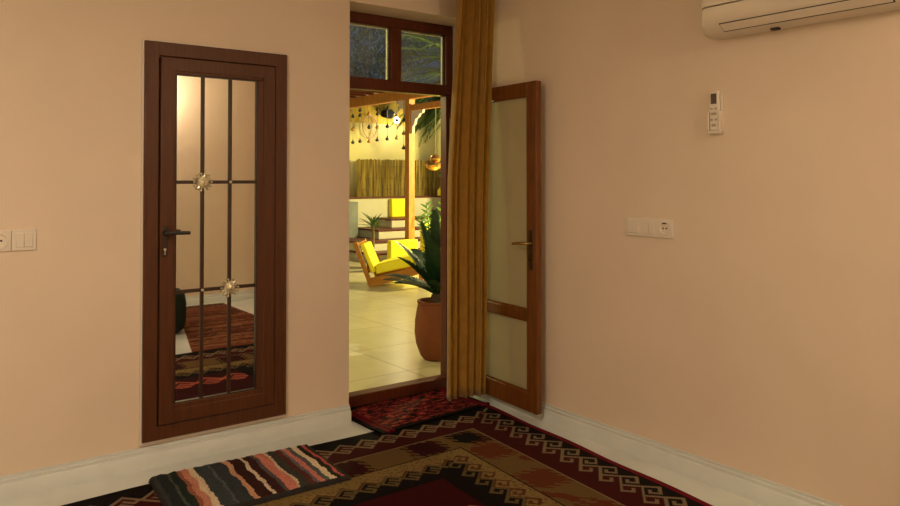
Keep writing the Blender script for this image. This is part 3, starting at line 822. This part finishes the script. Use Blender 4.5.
# big terracotta pot with a cycad
x, d = at(437, 4.98); px_, py_ = x, 4.98
pt = root('potted_cycad', (px_, py_, 0)); tag(pt, 'dark green cycad in a tall terracotta pot just outside the threshold', 'potted plant')
MB().lathe([(.0001, .0), (.105, .0), (.135, .03), (.172, .13), (.184, .22), (.180, .32), (.165, .41), (.155, .452), (.163, .460), (.163, .478), (.140, .478), (.138, .44), (.0001, .43)], (px_, py_, .001), 48).build('pot', M['terracotta'], pt)
MB().lathe([(.0001, .012), (.136, .0)], (px_, py_, .436), 24).build('soil', M['soil'], pt)
right = Vector((.8, -.6, 0)); fwd = Vector((.6, .8, 0))
MB().lathe([(.05, 0), (.06, .04), (.045, .09), (.0001, .11)], (px_, py_, .435), 14).build('caudex', M['bark'], pt)
fr = [(-1.0, -.1, .62, .46, .55), (-.75, -.5, .60, .42, .6), (-.62, .1, 1.15, .56, .6), (-.28, -.2, 1.6, .62, .35), (-.05, .2, 1.8, .70, .3), (.3, -.2, 1.5, .6, .5),
      (.7, .1, .9, .6, .7), (1, -.3, .5, .55, .6), (.1, -.9, .8, .45, .8), (.2, .9, .9, .6, .7), (-.4, .8, 1.0, .6, .6), (-.9, .5, .6, .55, .6), (.6, -.7, 1.1, .5, .6), (-.12, -.45, 1.3, .52, .5), (-.45, -.3, .75, .5, .6)]
for a, b_, c_, L_, dr in fr:
    m = MB(); frond(m, (px_, py_, .52), right * a + fwd * b_ + Vector((0, 0, c_)), L_, dr, 38, .13, .022, sweep=.7, rise=.35, rad=.009, jitter=.05)
    m.build('frond', M['cycad'], pt, ang=180, weld=False)

# yucca behind the lounge chair
x, d = at(373, 10.55); yu = root('potted_yucca', (x, 10.55, 0)); tag(yu, 'slim young yucca with a bare stem behind the lounge chair', 'potted plant')
MB().lathe([(.0001, 0), (.09, 0), (.12, .2), (.125, .22), (.10, .22), (.0001, .19)], (x, 10.55, .001), 20).build('pot', M['terracotta'], yu)
zt_ = zz(228, d); MB().tube([(x, 10.55, .19), (x + .012, 10.55, .5), (x, 10.55, zt_ + .03)], .024, 8).build('stem', M['stem'], yu)
for k in range(30):
    a = k * 2.4; el = .15 + 1.5 * ((k * 7) % 30) / 30
    m = MB(); leaf_blade(m, (x, 10.55, zt_ + random.uniform(-.02, .06)), (math.cos(a), math.sin(a), el), random.uniform(.26, .38), .036, droop=.55, n=6, fold=.2)
    m.build('leaf', M['yucca'], yu, ang=180, weld=False)

# slim upright plant by the cycad
x, d = at(432, 9.9); zp = root('potted_zz_plant', (x, 9.9, 0)); 
zp.name = 'potted_stem_plant'; ORIG[zp.name] = ORIG['potted_zz_plant']
tag(zp, 'slim plant with upright leafy stems before the yellow panel beyond the cycad', 'potted plant')
MB().lathe([(.0001, 0), (.10, 0), (.13, .3), (.135, .32), (.11, .32), (.0001, .28)], (x, 9.9, .001), 20).build('pot', M['wplaster'], zp)
for a, b_, L_ in ((.25, .1, .85), (-.12, 0, .80), (-.35, .2, .62)):
    dv = (right * a + fwd * b_ + Vector((0, 0, 1))).normalized(); p0 = Vector((x, 9.9, .29))
    m = MB(); m.tube([p0, p0 + dv * L_], [.012, .006], 6)
    for k in range(14):
        t = .25 + .75 * k / 14; sd = 1 if k % 2 else -1
        leaf_blade(m, p0 + dv * L_ * t, right * sd + dv * .8, .13, .045, droop=.2, n=4, fold=.15, up=fwd)
    m.build('leafy_stem', M['yucca'], zp, ang=180, weld=False)

# palm to the right of the pergola: trunk hidden by the curtain, fronds reach into view
pb = Vector((9.12, 11.1, 0)); pl = root('palm_tree', pb)
tag(pl, 'green palm tree with drooping fronds right of the pergola post', 'palm tree')
m = MB(); m.tube([pb + Vector((0, 0, 3.25 * k / 12)) for k in range(13)], [.19 - .005 * k + .012 * (k % 2) for k in range(13)], 14); m.build('trunk', M['bark'], pl)
crown = pb + Vector((0, 0, 3.2))
for k in range(26):
    a = 2 * PI * k / 26 * 1.0 + random.uniform(-.1, .1); el = (.15, .75, 1.6)[k % 3]
    m = MB(); frond(m, crown, (math.cos(a), math.sin(a), el), random.uniform(1.6, 2.0), 1.7 if k % 3 else 2.0, 46, .42, .022, sweep=.6, rise=.1, rad=.02, jitter=.2)
    m.build('frond', M['palm'], pl, ang=180, weld=False)
# a few fronds aimed across the doorway view
for (a, b_, el, L_, dr) in ((-1, -.2, .1, 1.6, 1.2), (-1, .2, .2, 1.7, 1.3), (-1, .1, .8, 1.9, 1.3), (-.9, -.3, 1.1, 2.1, 1.2), (-1, -.1, 1.4, 2.3, 1.0), (-.8, .3, 1.8, 2.3, 1.0), (-1, .4, .9, 2.2, 1.2), (-1, -.3, .45, 1.7, 1.6), (-.8, -.1, .0, 1.3, 1.0), (-1, 0, .6, 1.8, 1.9), (-1, .5, .0, 1.6, 1.0), (-.9, .1, .3, 1.9, 1.5), (-1, -.4, .2, 1.5, 1.6), (-.8, .5, .5, 1.9, 1.4), (-1, .15, -.1, 1.5, .8), (-.9, -.2, .7, 2.0, 1.6), (-1, .3, 1.2, 2.4, 1.3), (-1, -.5, 1.5, 2.4, 1.3), (-.7, .2, 2.2, 2.3, 1.2), (-.9, .1, 1.7, 2.5, 1.4), (-1, .6, .1, 1.8, 1.1), (-1, -.1, .15, 2.0, 1.1), (-.9, .35, -.1, 1.8, .9), (-1, -.6, .3, 1.9, 1.2), (-1, .05, .4, 2.0, 1.7), (-1, .25, .55, 2.0, 1.5), (-1, -.2, -.2, 1.5, .8), (-1, .3, -.35, 1.5, .7), (-.9, 0, -.55, 1.4, .5), (-1, .7, .2, 1.9, 1.0)):
    m = MB(); frond(m, crown, right * a + fwd * b_ + Vector((0, 0, el)), L_, dr, 60, .44, .026, sweep=.6, rise=.1, rad=.02, jitter=.2)
    m.build('frond', M['palm'], pl, ang=180, weld=False)

# dark bushy tree far behind the courtyard wall
tx, td = at(366, 15.2); tr = root('dark_tree', (tx, 15.2, 0)); tag(tr, 'dark blue grey tree behind the courtyard wall, seen through the transom', 'tree')
MB().tube([(tx, 15.2, 0), (tx + .03, 15.2, 2), (tx, 15.2, 3.45)], [.16, .13, .10], 10).build('trunk', M['bark'], tr)
m = MB()
for k in range(5200):
    v = Vector((random.gauss(0, 1), random.gauss(0, 1), random.gauss(0, 1))).normalized() * random.uniform(.55, 1) ** .5
    p = Vector((tx, 15.2, 5.6)) + Vector((v.x * 1.9, v.y * 1.0, v.z * 2.0))
    leaf_blade(m, p, (random.gauss(0, 1), random.gauss(0, 1), random.gauss(-.3, .7)), random.uniform(.14, .26), .07, droop=.3, n=2, fold=.1)
m.build('foliage', M['night'], tr, ang=180, weld=False)

# ------------------------------------------------------------------ lounge chair
lc0 = Vector((5.20, 8.80, 0)); lc = root('lounge_chair', lc0)
tag(lc, 'low wooden lounge chair with yellow canvas back and seat on the tiles', 'lounge chair')
ang = math.atan2(-.6, .8) - math.radians(5)
fx = Vector((math.cos(ang), math.sin(ang), 0)); sx = Vector((-math.sin(ang), math.cos(ang), 0))
def CP(u, w_, z): return lc0 + fx * u + sx * w_ + Vector((0, 0, z))
def board(poly, w0, w1): # profile (u,z) extruded along the width
    m = MB(); return m.prism(poly, lambda u, z: CP(u, w0, z), sx * (w1 - w0))
for w0 in (0, .56):
    board([(-.21, .60), (-.15, .61), (.07, .02), (.02, .0)], w0, w0 + .05).build('back_post', M['cwood'], lc, bevel=.004)
    board([(.021, .0), (.05, .0), (.78, .20), (.78, .30), (.04, .12)], w0 + .0005, w0 + .0495).build('side_rail', M['cwood'], lc, bevel=.004)
    board([(.70, .001), (.76, .001), (.76, .195), (.70, .175)], w0 + .001, w0 + .049).build('leg', M['cwood'], lc, bevel=.004)
for z_, u_ in ((.56, -.165), (.20, -.03)):
    board([(u_, z_ - .03), (u_ + .02, z_ - .03), (u_ + .02, z_ + .03), (u_, z_ + .03)], .051, .559).build('crossbar', M['cwood'], lc)
board([(-.12, .57), (-.06, .58), (.10, .20), (.04, .17)], .06, .55).build('back_cushion', M['ycloth'], lc, bevel=.02)
board([(.10, .16), (.82, .33), (.79, .47), (.10, .30)], .06, .55).build('seat_cushion', M['ycloth'], lc, bevel=.02)

# ------------------------------------------------------------------ hanging copper lantern, green ball, small lantern
x, yl, d = 6.86, 9.566, 11.77; z = zz(165, d)
cl_ = root('copper_lantern', (x, yl, z)); tag(cl_, 'round copper lantern of two bowls hanging before the reed screen', 'lantern')
MB().lathe([(.0001, -.09), (.06, -.08), (.12, -.04), (.135, .0), (.11, .035), (.0001, .04)], (x, yl, z), 24).build('lower_bowl', M['copper'], cl_)
MB().lathe([(.0001, .041), (.05, .041), (.085, .075), (.09, .11), (.06, .15), (.02, .17), (.0001, .17)], (x + .03, yl, z), 24).build('upper_bowl', M['copper'], cl_)
MB().tube([(x + .03, yl, z + .17), (x + .03, yl, 2.5835)], .004, 5).build('hanging_cord', M['cord'], cl_)
yl = 9.36; z = zz(174, d); gb = root('glass_ball', (x, yl, z)); tag(gb, 'small dark green ball hanging under the copper lantern', 'ball')
MB().sphere((x, yl, z), .05, 10).build('ball', M['gglass'], gb); MB().tube([(x, yl, z + .05), (x, yl, 2.5835)], .004, 5).build('hanging_cord', M['cord'], gb)
x, d = at(440, CY + .1); tl = root('table_lantern', (x, CY + .1, 1.1005)); tag(tl, 'small yellow lantern standing on the dark wall coping', 'lantern')
MB().lathe([(.0001, 0), (.06, 0), (.055, .12), (.03, .15), (.0001, .16)], (x, CY + .1, 1.1005), 14).build('lantern_body', M['ycloth'], tl)
MB().lathe([(.03, 0), (.012, .03), (.012, .05), (.0001, .052)], (x, CY + .1, 1.251), 10).build('lantern_cap', M['copper'], tl)
x, d = at(446, 9.7); z = zz(231, d); fl = root('garden_light', (x, 9.7, 0)); tag(fl, 'small glowing garden light on a stake right of the upright plant', 'light')
MB().tube([(x, 9.7, 0), (x, 9.7, z - .06)], .012, 8).build('stake', M['black'], fl)
MB().sphere((x, 9.7, z), .065, 10).build('globe', M['lampglow2'], fl)

# lanterns added on the unseen outer wall to light the courtyard
def fill_lantern(x, label):
    r0 = root('added_lantern', (x, 4.36, 2.5)); tag(r0, label, 'lantern', 'added lanterns for courtyard fill')
    B(x - .05, x + .05, 4.3595, 4.38, 2.4, 2.6).build('back_plate', M['black'], r0, bevel=.004)
    MB().tube([(x, 4.38, 2.5), (x, 4.50, 2.5)], .012, 8).build('arm', M['black'], r0)
    MB().lathe([(.0001, -.09), (.05, -.09), (.06, .06), (.0001, .10)], (x, 4.52, 2.5), 14).build('shade', M['lampglow2'], r0)
fill_lantern(4.6, 'added out-of-view fill lantern on the outer house wall beyond the curtain'); fill_lantern(1.4, 'added out-of-view fill lantern on the outer house wall behind the brown door')
def added_lamp_post(x, y, label):  # posts added out of view to brighten the courtyard and curtain edge
    r0 = root('added_lamp_post', (x, y, 0)); tag(r0, label, 'lamp post', 'added courtyard fill lamps')
    MB().lathe([(.0001, 0), (.10, 0), (.10, .03), (.03, .06), (.025, 2.2), (.06, 2.22), (.06, 2.24), (.0001, 2.24)], (x, y, .001), 14).build('post', M['black'], r0)
    MB().sphere((x, y, 2.34), .095, 10).build('globe', M['lampglow2'], r0)
added_lamp_post(8.95, 8.6, 'added out-of-view black lamp post lighting the courtyard right of the pergola'); added_lamp_post(1.9, 7.2, 'added out-of-view black lamp post lighting the curtain edge and tiles from the left')
ew = root('added_eave_spot', (3.6, 4.36, 2.75)); tag(ew, 'small added out-of-view downlight that makes the pale patch on the courtyard tiles', 'spotlight')  # downlight added out of view to throw the pale patch on the tiles
B(3.55, 3.65, 4.3595, 4.38, 2.7, 2.8).build('back_plate', M['black'], ew, bevel=.004)
MB().tube([(3.6, 4.38, 2.75), (3.6, 4.47, 2.77)], .012, 8).build('arm', M['black'], ew)
MB().tube([(3.6, 4.47, 2.83), (3.6, 4.50, 2.72)], [.035, .045], 14).build('housing', M['black'], ew)
YEL = (1, .88, .36)
light('POINT', 'spotlight light', SPOT, 13, (1, .86, .5), .06)
light('POINT', 'added lantern fill one', (4.6, 4.75, 2.5), 22, YEL, .08)
light('POINT', 'added lantern fill two', (1.4, 4.75, 2.5), 25, YEL, .08)
gx, gd = at(446, 9.7); light('POINT', 'garden light', (gx - .1, 9.55, zz(231, gd) + .1), 14, (1, .8, .1), .06)
light('POINT', 'added post fill light', (8.75, 8.6, 2.35), 570, YEL, .12)
light('POINT', 'second added post fill light', (2.05, 7.25, 2.35), 85, YEL, .12)

sl = light('SPOT', 'added floor patch spot', (3.6, 4.52, 2.68), 60, (1, .95, .8), .02, spot_size=math.radians(9.5), spot_blend=.25)
sl.rotation_euler = (Vector((3.16, 5.70, 0)) - Vector((3.6, 4.52, 2.68))).to_track_quat('-Z', 'Y').to_euler()
# ------------------------------------------------------------------ world and colour
wd = bpy.data.worlds.new('night'); scene.world = wd; wd.use_nodes = True
bg = wd.node_tree.nodes['Background']; bg.inputs[0].default_value = (.09, .13, .19, 1); bg.inputs[1].default_value = .30
vs_ = scene.view_settings; vs_.view_transform = 'Standard'; vs_.look = 'None'; vs_.gamma = 1; vs_.exposure = 0.75; vs_.use_curve_mapping = False
scene.cycles.max_bounces = 10; scene.cycles.transparent_max_bounces = 16; scene.cycles.use_denoising = True
